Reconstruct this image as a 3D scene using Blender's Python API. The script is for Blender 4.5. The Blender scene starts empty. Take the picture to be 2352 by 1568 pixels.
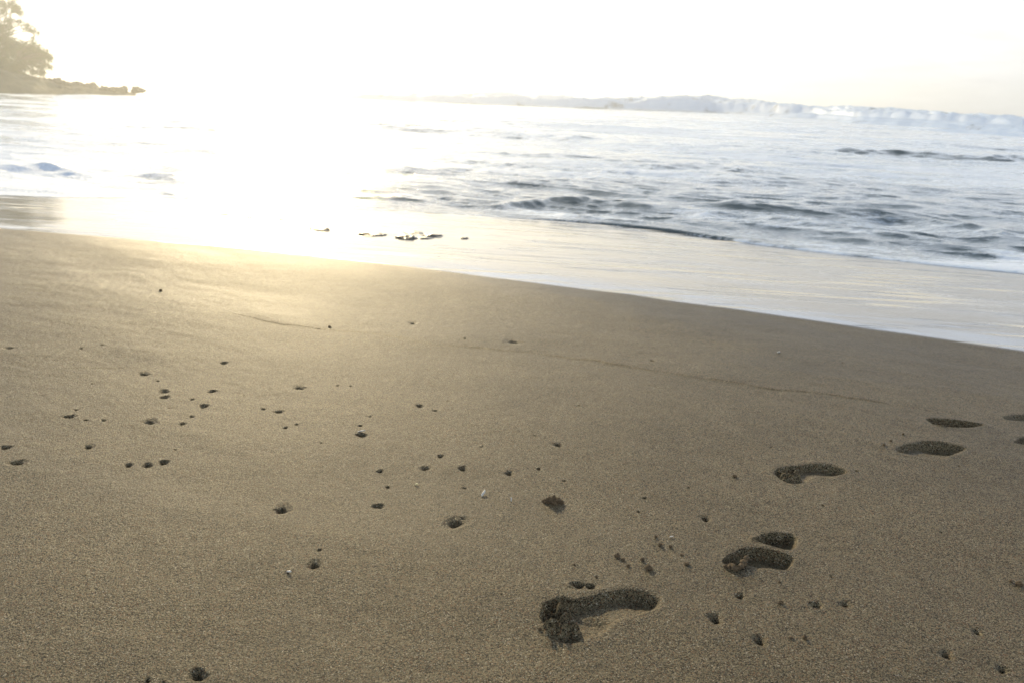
import bpy, math, random
import numpy as np
from mathutils import Matrix, Vector

S = bpy.context.scene
COL = S.collection
random.seed(7)
rng = np.random.default_rng(11)
R = math.radians

# ------------------------------------------------------------------ camera
FPX = 29.0 / 36.0 * 2352.0          # focal length in the pixels of a 2352 wide frame
CAMH = 1.1
ROLL = math.atan(0.035)
PITCH = math.atan(553.7 / FPX)
fw = Vector((0, math.cos(PITCH), -math.sin(PITCH)))
e1 = Vector((1, 0, 0))
e2 = Vector((0, math.sin(PITCH), math.cos(PITCH)))
RT = e1 * math.cos(ROLL) + e2 * math.sin(ROLL)
UP = -e1 * math.sin(ROLL) + e2 * math.cos(ROLL)
cd = bpy.data.cameras.new('camera'); cam = bpy.data.objects.new('camera', cd); COL.objects.link(cam)
m = Matrix.Identity(4)
for i in range(3):
    m[i][0] = RT[i]; m[i][1] = UP[i]; m[i][2] = -fw[i]
m[2][3] = CAMH
cam.matrix_world = m
cd.lens = 29; cd.sensor_width = 36; cd.clip_start = 0.05; cd.clip_end = 9000
cd.dof.use_dof = True; cd.dof.focus_distance = 2.15; cd.dof.aperture_fstop = 5.6
S.camera = cam

def ray(px, py):
    d = fw * FPX + RT * (px - 1176) + UP * (784 - py)
    return d.normalized()
def at_z(px, py, z):                 # where the line of sight meets the level z
    d = ray(px, py); t = (z - CAMH) / d.z
    return (d.x * t, d.y * t)
def at_r(px, py, dist):              # the point at a horizontal distance
    d = ray(px, py); t = dist / math.hypot(d.x, d.y)
    return (d.x * t, d.y * t, CAMH + d.z * t)

# ------------------------------------------------------------------ noise in numpy
TAB = rng.random((64, 4096))
def vn(x, y, seed):
    xi = np.floor(x).astype(np.int64); yi = np.floor(y).astype(np.int64)
    fx = x - xi; fy = y - yi
    fx = fx * fx * fx * (fx * (fx * 6 - 15) + 10); fy = fy * fy * fy * (fy * (fy * 6 - 15) + 10)
    t = TAB[seed % 64]
    def h(a, b): return t[((a * 73856093) ^ (b * 19349663) ^ (seed * 83492791)) & 4095]
    return (h(xi, yi) * (1 - fx) + h(xi + 1, yi) * fx) * (1 - fy) + (h(xi, yi + 1) * (1 - fx) + h(xi + 1, yi + 1) * fx) * fy
def fbm(x, y, seed, n=4):
    s = 0; a = .5
    for k in range(n):
        s = s + a * vn(x * 2 ** k + 17 * k, y * 2 ** k - 9 * k, seed + k); a *= .5
    return s / (1 - .5 ** n)
def sst(a, b, x):
    t = np.clip((x - a) / (b - a), 0, 1); return t * t * (3 - 2 * t)

# ------------------------------------------------------------------ beach profile
EDGE_PX = [(0, 525), (300, 549), (600, 578), (850, 602), (1100, 632), (1300, 660), (1500, 690), (1750, 721), (2000, 755), (2180, 781), (2352, 808)]
ep = np.array([at_z(x, y, -.175) for x, y in EDGE_PX])
ecoef = np.polyfit(ep[:, 0], ep[:, 1], 4)
ex0, ex1 = ep[0, 0] - .3, ep[-1, 0] + .2
def edge(x):
    xc = np.clip(x, ex0, ex1)
    return np.polyval(ecoef, xc) + np.where(x < ex0, -.32 * (x - ex0), 0) + np.where(x > ex1, -.5 * (x - ex1), 0)
def shore_d(x, y):
    return (y - edge(x)) * .915
def sand_z(x, y):
    d = shore_d(x, y)
    z = -.175 - .033 * np.maximum(d, -14) - .028 * np.maximum(d, 0) * sst(0, 1.2, d)
    return np.maximum(z, -3.0)
def at(px, py):                      # where the line of sight meets the sand
    z = 0.0
    for _ in range(30):
        x, y = at_z(px, py, z); z = float(sand_z(np.array(x), np.array(y)))
    return x, y, z
def ppm(px, py):                     # pixels (2352 frame) per metre at that point of the sand
    x, y, z = at(px, py)
    return FPX / (Vector((x, y, z - CAMH)).dot(fw))

# ------------------------------------------------------------------ helpers
def tag(o, label=None, cat=None, group=None, kind=None):
    if label: o['label'] = label
    if cat: o['category'] = cat
    if group: o['group'] = group
    if kind: o['kind'] = kind
    return o
def np_mesh(name, co, faces, mat, attrs=None, normals=None, parent=None, smooth=True):
    me = bpy.data.meshes.new(name)
    nv, nf = len(co), len(faces); k = faces.shape[1]
    me.vertices.add(nv); me.vertices.foreach_set('co', np.ascontiguousarray(co, dtype=np.float32).ravel())
    me.loops.add(nf * k); me.loops.foreach_set('vertex_index', np.ascontiguousarray(faces, dtype=np.int32).ravel())
    me.polygons.add(nf); me.polygons.foreach_set('loop_start', np.arange(0, nf * k, k, dtype=np.int32))
    me.update(calc_edges=True)
    if smooth: me.polygons.foreach_set('use_smooth', np.ones(nf, dtype=bool))
    for an, av in (attrs or {}).items():
        A = me.attributes.new(an, 'FLOAT', 'POINT'); A.data.foreach_set('value', np.ascontiguousarray(av, dtype=np.float32))
    if normals is not None:
        me.normals_split_custom_set_from_vertices(normals.astype(np.float32))
    me.materials.append(mat)
    o = bpy.data.objects.new(name, me); COL.objects.link(o)
    if parent: o.parent = parent
    return o

class NT:
    def __init__(s, name, world=False):
        if world:
            s.m = bpy.data.worlds.new(name)
        else:
            s.m = bpy.data.materials.new(name)
        s.m.use_nodes = True; s.t = s.m.node_tree; s.t.nodes.clear()
    def n(s, typ, **kw):
        nd = s.t.nodes.new(typ)
        for k, v in kw.items():
            if k == 'ins':
                for a, b in v.items():
                    if isinstance(b, bpy.types.NodeSocket): s.t.links.new(b, nd.inputs[a])
                    else: nd.inputs[a].default_value = b
            else: setattr(nd, k, v)
        return nd
    def math(s, op, a, b=None, clamp=False):
        i = {0: a}
        if b is not None: i[1] = b
        return s.n('ShaderNodeMath', operation=op, use_clamp=clamp, ins=i).outputs[0]
    def mix(s, f, a, b):
        nd = s.n('ShaderNodeMix', data_type='RGBA')
        for idx, v in ((0, f), (6, a), (7, b)):
            if isinstance(v, bpy.types.NodeSocket): s.t.links.new(v, nd.inputs[idx])
            else: nd.inputs[idx].default_value = v
        return nd.outputs[2]
    def ramp(s, f, lo, hi, a=0.0, b=1.0):
        return s.n('ShaderNodeMapRange', clamp=True, ins={0: f, 1: lo, 2: hi, 3: a, 4: b}).outputs[0]
    def noise(s, vec, scale, detail=2, rough=.5, out=0, dist=0):
        return s.n('ShaderNodeTexNoise', ins={'Vector': vec, 'Scale': scale, 'Detail': detail, 'Roughness': rough, 'Distortion': dist}).outputs[out]
    def mapping(s, vec, rot=(0, 0, 0), sc=(1, 1, 1)):
        return s.n('ShaderNodeMapping', ins={0: vec, 2: rot, 3: sc}).outputs[0]

def c4(r, g, b): return (r, g, b, 1)

# ------------------------------------------------------------------ materials
def sand_material(name='sand_grains', dark=1.0):
    N = NT(name)
    co = N.n('ShaderNodeTexCoord').outputs['Object']
    wet = N.n('ShaderNodeAttribute', attribute_name='wet').outputs['Fac']
    damp = N.n('ShaderNodeAttribute', attribute_name='damp').outputs['Fac']
    g1 = N.noise(co, 420, 2, .7)
    g2 = N.noise(co, 175, 2, .6)
    vor = N.n('ShaderNodeTexVoronoi', ins={'Vector': co, 'Scale': 460.0})
    cell = N.n('ShaderNodeSeparateColor', ins={0: vor.outputs['Color']})
    big = N.noise(co, 1.3, 4, .55)
    patch = N.noise(co, 14, 3, .6)
    # grain colours: dark volcanic grains, tan and pale coral ones
    f = N.ramp(N.math('ADD', N.math('MULTIPLY', cell.outputs[0], .55), N.math('ADD', N.math('MULTIPLY', g1, .35), N.math('MULTIPLY', g2, .5))), .54, .84)
    col = N.mix(f, c4(.007 * dark, .0055 * dark, .0025 * dark), c4(.212 * dark, .174 * dark, .100 * dark))
    pale = N.ramp(cell.outputs[1], .955, .97)
    col = N.mix(pale, col, c4(.42, .37, .27))
    rust = N.ramp(cell.outputs[2], .88, .9)
    col = N.mix(N.math('MULTIPLY', rust, .6), col, c4(.22, .10, .04))
    tone = N.ramp(N.math('ADD', N.math('MULTIPLY', big, .6), N.math('MULTIPLY', patch, .4)), .32, .68, .72, 1.18)
    col = N.n('ShaderNodeVectorMath', operation='SCALE', ins={0: col, 3: tone}).outputs[0]
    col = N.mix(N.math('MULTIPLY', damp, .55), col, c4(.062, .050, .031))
    # film of water: grains hidden under a smooth dark wet sheet
    col = N.mix(N.math('MULTIPLY', wet, .93), col, c4(.045, .05, .056))
    rough = N.ramp(cell.outputs[1], .93, .96, .56, .22)
    rough = N.math('ADD', N.math('MULTIPLY', rough, N.math('SUBTRACT', 1.0, wet)), N.math('MULTIPLY', wet, .18))
    rough = N.math('SUBTRACT', rough, N.math('MULTIPLY', damp, .08))
    # thin streaks of reflected sky painted into the film's colour, parallel to the water's edge
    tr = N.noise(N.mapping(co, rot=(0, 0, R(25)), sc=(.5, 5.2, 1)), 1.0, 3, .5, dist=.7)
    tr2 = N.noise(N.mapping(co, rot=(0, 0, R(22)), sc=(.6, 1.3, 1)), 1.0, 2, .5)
    sky_streak = N.math('MULTIPLY', N.math('MULTIPLY', N.ramp(tr, .54, .58), N.ramp(tr2, .42, .56)), wet)
    col = N.mix(N.math('MULTIPLY', sky_streak, .8), col, c4(.72, .66, .52))
    rough = N.math('ADD', rough, N.math('MULTIPLY', sky_streak, .4))
    # relief
    h = N.math('ADD', N.math('MULTIPLY', g1, .9), N.math('MULTIPLY', g2, 1.5))
    h = N.math('ADD', h, N.math('MULTIPLY', cell.outputs[0], .55))
    h = N.math('ADD', h, N.math('MULTIPLY', N.noise(co, 60, 2, .6), .9))
    dry = N.math('MULTIPLY', N.math('SUBTRACT', 1.0, wet), N.math('SUBTRACT', 1.0, N.math('MULTIPLY', damp, .55)))
    b1 = N.n('ShaderNodeBump', ins={'Strength': N.math('MULTIPLY', dry, .75), 'Distance': .0036, 'Height': h}).outputs[0]
    sc = N.mapping(co, rot=(0, 0, R(24)), sc=(.45, 3.2, 1))
    sc2 = N.mapping(co, rot=(0, 0, R(27)), sc=(.9, 12, 1))
    sheet = N.math('ADD', N.math('MULTIPLY', N.noise(sc, 1.0, 3, .5, dist=.4), 1.0), N.math('MULTIPLY', N.ramp(N.noise(sc2, 1.0, 2, .5), .62, .70), .35))
    b2 = N.n('ShaderNodeBump', ins={'Strength': N.math('MULTIPLY', wet, 1.0), 'Distance': .0045, 'Height': sheet, 'Normal': b1}).outputs[0]
    p = N.n('ShaderNodeBsdfPrincipled', ins={'Base Color': col, 'Roughness': rough, 'IOR': 1.33, 'Specular IOR Level': N.math('ADD', .18, N.math('MULTIPLY', wet, .62)), 'Normal': b2})
    N.n('ShaderNodeOutputMaterial', ins={0: p.outputs[0]})
    return N.m

def sea_material():
    N = NT('sea_water')
    co = N.n('ShaderNodeTexCoord').outputs['Object']
    foam = N.n('ShaderNodeAttribute', attribute_name='foam').outputs['Fac']
    far = N.n('ShaderNodeAttribute', attribute_name='far').outputs['Fac']
    mp = N.mapping(co, rot=(0, 0, R(24)), sc=(.55, 1.6, 1))
    lace = N.noise(mp, 3.0, 6, .62, dist=1.2)
    lace2 = N.noise(mp, 14, 4, .65, dist=.8)
    lc = N.math('ADD', N.math('MULTIPLY', lace, .6), N.math('MULTIPLY', lace2, .4))
    th = N.math('SUBTRACT', .80, N.math('MULTIPLY', foam, .72))
    fm = N.n('ShaderNodeMapRange', clamp=True, ins={0: N.math('SUBTRACT', lc, th), 1: -.06, 2: .09, 3: 0.0, 4: 1.0}).outputs[0]
    b = N.n('ShaderNodeBump', ins={'Strength': .30, 'Distance': .05, 'Height': N.math('ADD', N.noise(mp, 9, 5, .68), N.math('MULTIPLY', N.noise(mp, 1.4, 3, .6), N.math('MULTIPLY', far, 5.0)))}).outputs[0]
    water = N.n('ShaderNodeBsdfPrincipled', ins={'Base Color': c4(.045, .075, .085), 'Roughness': .055, 'IOR': 1.37, 'Normal': b})
    fb = N.n('ShaderNodeBump', ins={'Strength': N.math('SUBTRACT', .7, N.math('MULTIPLY', far, .45)), 'Distance': .05, 'Height': N.noise(co, 9, 5, .7)}).outputs[0]
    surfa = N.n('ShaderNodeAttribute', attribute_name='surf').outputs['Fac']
    fo = N.n('ShaderNodeBsdfPrincipled', ins={'Base Color': N.mix(N.math('MULTIPLY', surfa, N.ramp(lace, .3, .6, 1.0, .55)), c4(.70, .77, .85), c4(.42, .56, .76)), 'Roughness': .6, 'Normal': fb})  # breaker foam: water-mixed tone, with its bluish backlit shade put into the colour
    mx = N.n('ShaderNodeMixShader', ins={0: fm, 1: water.outputs[0], 2: fo.outputs[0]})
    N.n('ShaderNodeOutputMaterial', ins={0: mx.outputs[0]})
    return N.m

def simple(name, base, rough=.7, var=.35, scale=30, bump=.3, dist=.004, spec=.5, tint=None):
    N = NT(name)
    co = N.n('ShaderNodeTexCoord').outputs['Object']
    n1 = N.noise(co, scale, 4, .6)
    a = c4(*[v * (1 - var) for v in base]); b = c4(*[min(1, v * (1 + var)) for v in (tint or base)])
    col = N.mix(N.ramp(n1, .3, .7), a, b)
    bp = N.n('ShaderNodeBump', ins={'Strength': bump, 'Distance': dist, 'Height': N.noise(co, scale * 3, 4, .65)}).outputs[0]
    p = N.n('ShaderNodeBsdfPrincipled', ins={'Base Color': col, 'Roughness': rough, 'Normal': bp, 'Specular IOR Level': spec})
    N.n('ShaderNodeOutputMaterial', ins={0: p.outputs[0]})
    return N.m

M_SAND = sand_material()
M_SEA = sea_material()
M_CLUMP = simple('damp_sand_clump', (.075, .052, .027), .85, .5, 260, .9, .003, tint=(.135, .09, .043))
M_SHELL = simple('bleached_shell', (.52, .50, .45), .5, .12, 200, .3, .0008)
M_YSHELL = simple('yellow_shell', (.62, .54, .28), .45, .2, 200, .3, .0008)
M_ROCK = simple('wet_dark_rock', (.075, .07, .062), .35, .4, 9, .6, .02)
M_BOULD = simple('shore_rock', (.075, .065, .05), .75, .4, .8, .7, .15)
M_LAND = simple('headland_ground', (.07, .065, .04), .9, .35, .3, .6, .3)
M_BARK = simple('tree_bark', (.09, .07, .05), .9, .3, 5, .6, .02)
def leaf_material():
    N = NT('needle_foliage')
    co = N.n('ShaderNodeTexCoord').outputs['Object']
    col = N.mix(N.ramp(N.noise(co, .9, 3, .6), .35, .65), c4(.045, .065, .022), c4(.085, .11, .035))
    d = N.n('ShaderNodeBsdfDiffuse', ins={0: col})
    t = N.n('ShaderNodeBsdfTranslucent', ins={0: col})
    mx = N.n('ShaderNodeMixShader', ins={0: .35, 1: d.outputs[0], 2: t.outputs[0]})
    N.n('ShaderNodeOutputMaterial', ins={0: mx.outputs[0]})
    return N.m
M_LEAF = leaf_material()

# ------------------------------------------------------------------ marks pressed into the sand
# (px, py, width px, depth factor, label)   px in the 2352 frame
HOLES = [
 (330, 856, 24, .8, 'wide shallow crab hole by itself below the left swash line'),
 (362, 872, 9, 1, 'tiny crab hole just right of the wide shallow one below the left swash line'),
 (376, 897, 21, 1, 'upper of two crab holes close one above the other at left'),
 (378, 911, 19, 1, 'lower of two crab holes close one above the other at left'),
 (441, 915, 11, 1, 'tiny crab hole between the close pair and the oval hole at left'),
 (487, 895, 17, .8, 'oval shallow crab hole right of the close pair at left'),
 (468, 930, 19, .9, 'crab hole with pale ring in the middle of the left cluster'),
 (440, 955, 13, 1, 'upper of two small crab holes right of the large oval one'),
 (419, 972, 15, 1, 'lower of two small crab holes right of the large oval one'),
 (344, 967, 30, .8, 'large oval crab hole with sloping rim in the left cluster'),
 (174, 940, 11, 1, 'small crab hole right above the dark slanted one at far left'),
 (160, 956, 22, 1, 'dark slanted crab hole, leftmost in the row of three at far left'),
 (197, 964, 13, .9, 'shallow crab hole in the middle of the row of three at far left'),
 (238, 964, 13, .9, 'crab hole, rightmost in the row of three at far left'),
 (604, 937, 13, 1, 'left one of a slanting pair of crab holes left of centre'),
 (640, 944, 19, .9, 'right one of a slanting pair of crab holes left of centre, with a pale ring'),
 (656, 981, 13, 1, 'left one of two tiny crab holes below the slanting pair'),
 (682, 974, 11, 1, 'right one of two tiny crab holes below the slanting pair'),
 (688, 888, 26, .8, 'long flat crab hole high up left of centre'),
 (776, 885, 9, 1, 'left dot of two tiny dots right of the long flat crab hole'),
 (806, 886, 9, 1, 'right dot of two tiny dots right of the long flat crab hole'),
 (514, 831, 15, .8, 'faint crab hole at the right end of the left swash line'),
 (12, 1026, 22, .9, 'crab hole cut by the left picture edge, the higher one'),
 (40, 1060, 28, 1, 'dark oval crab hole near the left picture edge, the lower one'),
 (204, 1024, 23, .9, 'lone slanted crab hole between the left edge and the row of three dark dots'),
 (295, 1066, 17, 1.1, 'left one in the row of three dark round crab holes'),
 (338, 1066, 19, 1.1, 'middle one in the row of three dark round crab holes'),
 (376, 1059, 20, 1.1, 'right one in the row of three dark round crab holes'),
 (828, 978, 13, .9, 'faint crab hole right above the hole with the white shell'),
 (830, 1000, 20, 1, 'crab hole with a white shell sliver across its far rim'),
 (964, 934, 17, 1, 'crab hole high up in the middle of the sand'),
 (1000, 946, 13, .6, 'faint shallow dent just right of the high middle crab hole'),
 (873, 1083, 14, 1.1, 'small round crab hole left of the large funnel, topmost of three in a column'),
 (891, 1119, 13, 1.1, 'small round crab hole, middle one of three in a column'),
 (869, 1161, 21, 1.1, 'dark crab hole, lowest of three in a column'),
 (977, 1077, 22, 1, 'crab hole with a sloping left rim, left of its round twin in the middle'),
 (1012, 1050, 15, .9, 'crab hole above the twins in the middle of the sand'),
 (1063, 1079, 19, 1.1, 'round dark crab hole in the middle, right of its twin'),
 (1067, 1123, 11, 1, 'tiny crab hole between the round dark one and the white shell'),
 (1106, 1027, 9, .9, 'tiny slanted crab hole above the white shell, far up'),
 (1170, 1088, 19, .8, 'crab hole with a shallow left slope above the thin shell splinter'),
 (1238, 1078, 13, 1, 'small crab hole above the ragged sand lump'),
 (1281, 1024, 21, .8, 'wide shallow crab hole high above the ragged sand lump'),
 (1296, 1105, 11, .8, 'small crab hole right above the ragged sand lump'),
 (650, 1170, 38, .8, 'large funnel shaped crab hole left of centre'),
 (1049, 1201, 46, .8, 'largest funnel shaped crab hole, near the centre bottom of the hole field'),
 (734, 1266, 13, 1.1, 'small round crab hole just above the deep funnel at lower left of centre'),
 (722, 1299, 32, 1, 'deep funnel shaped crab hole at lower left of centre'),
 (1467, 1176, 11, 1, 'small crab hole left of the funnel with a double pit'),
 (1482, 1144, 13, .6, 'faint shallow dent right of the ragged sand lump'),
 (1620, 1190, 27, .8, 'crab hole with a small second pit, above the double footprint'),
 (1582, 1120, 9, .8, 'tiny dent above the funnel with a double pit'),
 (1891, 1157, 9, 1, 'tiny crab hole below the toe print with lit clumps'),
 (1968, 1080, 11, .8, 'small dent right beside the heel of the third footprint'),
 (1909, 1326, 9, 1, 'tiny crab hole right of the double footprint'),
 (2164, 1220, 8, 1, 'tiny crab hole alone in the right part of the sand'),
 (1699, 1370, 18, 1.1, 'dark crab hole below the double footprint'),
 (1642, 1424, 33, 1, 'deep funnel shaped crab hole right of the nearest footprint'),
 (1745, 1474, 32, 1, 'deep funnel shaped crab hole at the lower right of the nearest footprint'),
 (1874, 1392, 24, .9, 'left one of a pair of crab holes with soft rims at lower right'),
 (1941, 1390, 24, .8, 'right one of a pair of crab holes with soft rims at lower right'),
 (2175, 1503, 30, .9, 'large dark crab hole near the lower right corner'),
 (2245, 1449, 20, .8, 'slanted crab hole above the large dark one near the lower right corner'),
 (2303, 1537, 26, .9, 'crab hole nearest to the lower right corner'),
 (455, 1549, 34, 1.1, 'large dark crab hole at the bottom edge left of centre'),
 (338, 1562, 16, .9, 'small crab hole at the bottom edge left of the large one'),
 (185, 800, 11, .8, 'tiny dent above the left swash line, left of its twin'),
 (20, 800, 22, .6, 'faint flat dent at the left picture edge above the swash line'),
 (948, 741, 22, .5, 'faint flat dent above the long swash line'),
 (1180, 783, 34, .45, 'wide faint dent just above the long swash line'),
]
PRICKS = [(387, 935, 7), (210, 880, 7), (401, 1127, 6), (402, 1031, 8), (850, 957, 9), (738, 1018, 7), (1030, 921, 7), (1228, 1003, 9),
 (615, 1325, 6), (543, 1158, 6), (1879, 1222, 7), (2084, 1333, 6), (1152, 1366, 7), (1772, 1026, 7), (2203, 1068, 9), (375, 1566, 12),
 (233, 793, 9), (1068, 778, 9), (1500, 826, 14), (1284, 1042, 6), (1088, 1160, 5), (1248, 985, 6), (1330, 930, 8), (1935, 833, 8),
 (1600, 1262, 6), (2047, 1200, 5), (95, 1210, 6), (1740, 1310, 5), (2065, 1180, 5), (560, 905, 6), (620, 890, 5), (700, 925, 5), (1130, 955, 6)]

def crop(ox, oy, s, pts):            # picture measurements -> 2352 frame
    return [((ox + x / s) * .9408, (oy + y / s) * .9408) for x, y in pts]
A = lambda pts: crop(1300, 1400, 6.72, pts)
B = lambda pts: crop(1700, 1250, 7.84, pts)
C5 = lambda pts: crop(1850, 950, 3.135, pts)
# each footprint: outline, depth (m), bumps [(points, radius m, height m)], label
PRINTS = [
 dict(poly=A([(2090, 450), (2040, 390), (1900, 330), (1750, 285), (1550, 272), (1350, 300), (1200, 335), (1000, 385), (860, 400), (720, 425), (640, 430), (560, 390), (440, 395),
              (330, 440), (210, 480), (180, 570), (150, 640), (130, 740), (190, 850), (290, 900), (230, 960), (250, 1030), (360, 1095), (520, 1135), (700, 1135), (850, 1105), (1050, 1050),
              (1200, 985), (1290, 860), (1500, 760), (1750, 700), (1950, 625), (2060, 540)]), depth=.0205, wall=.011, flat=.12,
      bumps=[(A([(1850, 430), (1600, 420)]), .030, -.006), (A([(1130, 800), (1000, 760)]), .018, -.008), (A([(560, 700)]), .026, .007), (A([(330, 540)]), .012, -.008), (A([(500, 480)]), .010, -.008), (A([(400, 760), (300, 760)]), .012, -.008), (A([(560, 1040)]), .014, -.008), (A([(420, 540), (450, 640)]), .006, .020), (A([(330, 660), (560, 610)]), .005, .010), (A([(520, 600), (690, 520)]), .006, .016), (A([(400, 790), (600, 680)]), .006, .014),
             (A([(170, 590), (290, 610)]), .004, .014), (A([(140, 710), (240, 730)]), .004, .014), (A([(200, 880), (420, 900)]), .005, .017), (A([(480, 985), (620, 900), (730, 940)]), .007, .019),
             (A([(250, 985), (420, 965)]), .005, .016), (A([(1900, 480)]), .03, -.005), (A([(640, 1060)]), .018, -.007), (A([(500, 470)]), .012, -.006), (A([(260, 540)]), .010, -.004)],
      label='nearest bare footprint, deep heel and crumbled toes, at the bottom of the frame'),
 dict(poly=B([(1050, 530), (1180, 450), (1300, 395), (1480, 372), (1750, 392), (1890, 440), (1930, 550), (1900, 670), (1800, 725), (1650, 715), (1400, 640), (1180, 575)]), depth=.032, wall=.013, flat=.45,
      bumps=[(B([(1120, 530)]), .020, .008)],
      label='half footprint, the far lobe of the double footprint right of centre'),
 dict(poly=B([(490, 950), (560, 860), (720, 770), (880, 700), (1150, 690), (1450, 735), (1700, 810), (1850, 870), (1870, 950), (1800, 1070), (1700, 1125), (1500, 1105), (1250, 1095), (1000, 1060),
              (880, 1060), (720, 1070), (600, 1050), (520, 1000)]), depth=.032, wall=.013, flat=.45,
      bumps=[(B([(640, 930)]), .020, .005)],
      label='long footprint, the near lobe of the double footprint right of centre'),
 dict(poly=C5([(122, 625), (165, 590), (300, 578), (420, 566), (500, 569), (600, 588), (690, 628), (625, 652), (545, 668), (460, 657), (415, 668), (385, 690), (330, 712), (270, 712), (200, 692), (150, 655)]), depth=.022, wall=.013, flat=.15,
      bumps=[(C5([(190, 640), (260, 650)]), .008, .016), (C5([(210, 665), (320, 668)]), .007, .015), (C5([(170, 612), (230, 620)]), .006, .014),
             (C5([(290, 610), (330, 600)]), .007, .014), (C5([(560, 605)]), .04, -.007)],
      label='footprint with lit crumbly toe clumps, third from the camera'),
 dict(poly=C5([(1052, 460), (1120, 425), (1250, 408), (1400, 412), (1500, 425), (1595, 455), (1540, 482), (1465, 512), (1400, 530), (1280, 522), (1150, 494), (1080, 478)]), depth=.022, wall=.022, flat=.3,
      bumps=[(C5([(1440, 450), (1330, 430)]), .040, -.016)],
      label='footprint with a dark deep heel, fourth from the camera'),
 dict(poly=C5([(1283, 232), (1350, 224), (1450, 228), (1560, 238), (1725, 270), (1680, 286), (1560, 300), (1430, 297), (1340, 278), (1310, 255)]), depth=.038, wall=.016, flat=.4,
      bumps=[(C5([(1400, 285), (1520, 280)]), .025, .010), (C5([(1350, 265)]), .012, .012)],
      label='narrow dark footprint, the farthest one fully in view'),
 dict(poly=C5([(1868, 212), (1940, 190), (2038, 180), (2120, 184), (2190, 205), (2140, 236), (2038, 242), (1930, 234)]), depth=.022, wall=.03, bumps=[(C5([(1930, 212)]), .03, .006)],
      label='shallow grey footprint cut by the right picture edge, the higher one'),
 dict(poly=C5([(1955, 402), (2000, 372), (2060, 362), (2150, 366), (2220, 395), (2180, 425), (2100, 440), (2030, 420), (1985, 412)]), depth=.028, wall=.016, bumps=[(C5([(2010, 400)]), .012, .010)],
      label='dark footprint cut by the right picture edge, the lower one'),
 dict(poly=A([(560, 220), (600, 165), (720, 140), (860, 165), (1000, 195), (1050, 235), (980, 272), (880, 262), (760, 272), (650, 262)]), depth=.013, wall=.014,
      bumps=[(A([(760, 235)]), .008, -.010), (A([(955, 238)]), .009, -.012), (A([(860, 230)]), .006, .006), (A([(620, 220)]), .015, .006)],
      label='small double dent, two toe marks just behind the nearest footprint'),
]
SWASH = [[(480, 690), (540, 718), (600, 737), (700, 750), (860, 768), (1000, 790), (1150, 803), (1350, 823), (1450, 838), (1600, 866), (1750, 890), (1900, 910), (2050, 930), (2160, 948), (2352, 985)],
         [(-60, 846), (0, 845), (120, 843), (250, 841), (340, 838), (430, 834), (520, 830)]]

# ------------------------------------------------------------------ the sand sheet (a polar grid about the photographer's feet)
angc = np.concatenate([np.arange(-180, -41, 3.0), np.arange(-41, 41.0001, .058), np.arange(44, 181, 3.0)])
angc[-1] = 180
lr = np.concatenate([np.linspace(math.log(.02), math.log(1.1), 30)[:-1], np.arange(math.log(1.1), math.log(6.2), .00145), np.arange(math.log(6.2), math.log(30), .004), np.linspace(math.log(30.1), math.log(930), 50)])
AA, LR = np.meshgrid(np.radians(angc), lr)
RR = np.exp(LR)
X = (RR * np.sin(AA)).ravel(); Y = (RR * np.cos(AA)).ravel()
nr, na = AA.shape
Z = sand_z(X, Y)
D = shore_d(X, Y)
near = RR.ravel() < 30
und = np.zeros_like(Z)
nx, ny, nd = X[near], Y[near], D[near]
ca, sa = math.cos(R(24)), math.sin(R(24))
U = nx * ca - ny * sa; W = nx * sa + ny * ca      # U along the shore, W seaward
keep = 1 - sst(-.2, .6, nd) * .75
und[near] = ((fbm(U * .8, W * 1.6, 3, 3) - .5) * .018 + (fbm(U * 2.6, W * 4.5, 9, 3) - .5) * .010) * keep + (fbm(nx * 28, ny * 28, 15, 3) - .5) * .0022 * (1 - sst(-.4, 0, nd))
Z = Z + und
damp = np.zeros_like(Z)
ids = np.zeros(len(Z), dtype=np.int32)
objs_info = []
def seg_dist(x, y, pts, closed):
    P = np.array(pts); n = len(P); best = np.full(x.shape, 1e9); inside = np.zeros(x.shape, bool)
    for i in range(n if closed else n - 1):
        a = P[i]; b = P[(i + 1) % n]
        dx, dy = b - a; L = dx * dx + dy * dy + 1e-12
        t = np.clip(((x - a[0]) * dx + (y - a[1]) * dy) / L, 0, 1)
        best = np.minimum(best, (x - a[0] - t * dx) ** 2 + (y - a[1] - t * dy) ** 2)
        if closed:
            cnd = ((a[1] > y) != (b[1] > y)) & (x < (b[0] - a[0]) * (y - a[1]) / (b[1] - a[1] + 1e-12) + a[0])
            inside ^= cnd
    return np.sqrt(best), inside
def smooth_poly(P, k=4):
    P = np.array(P); n = len(P); out = []
    for i in range(n):
        p0, p1, p2, p3 = P[i - 1], P[i], P[(i + 1) % n], P[(i + 2) % n]
        for j in range(k):
            t = j / k
            out.append(.5 * ((2 * p1) + (-p0 + p2) * t + (2 * p0 - 5 * p1 + 4 * p2 - p3) * t * t + (-p0 + 3 * p1 - 3 * p2 + p3) * t ** 3))
    return out
vis = (np.abs(AA.ravel()) < R(41.1)) & (RR.ravel() > 1) & (RR.ravel() < 12)
vi = np.nonzero(vis)[0]
xs, ys = X[vi], Y[vi]
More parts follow.
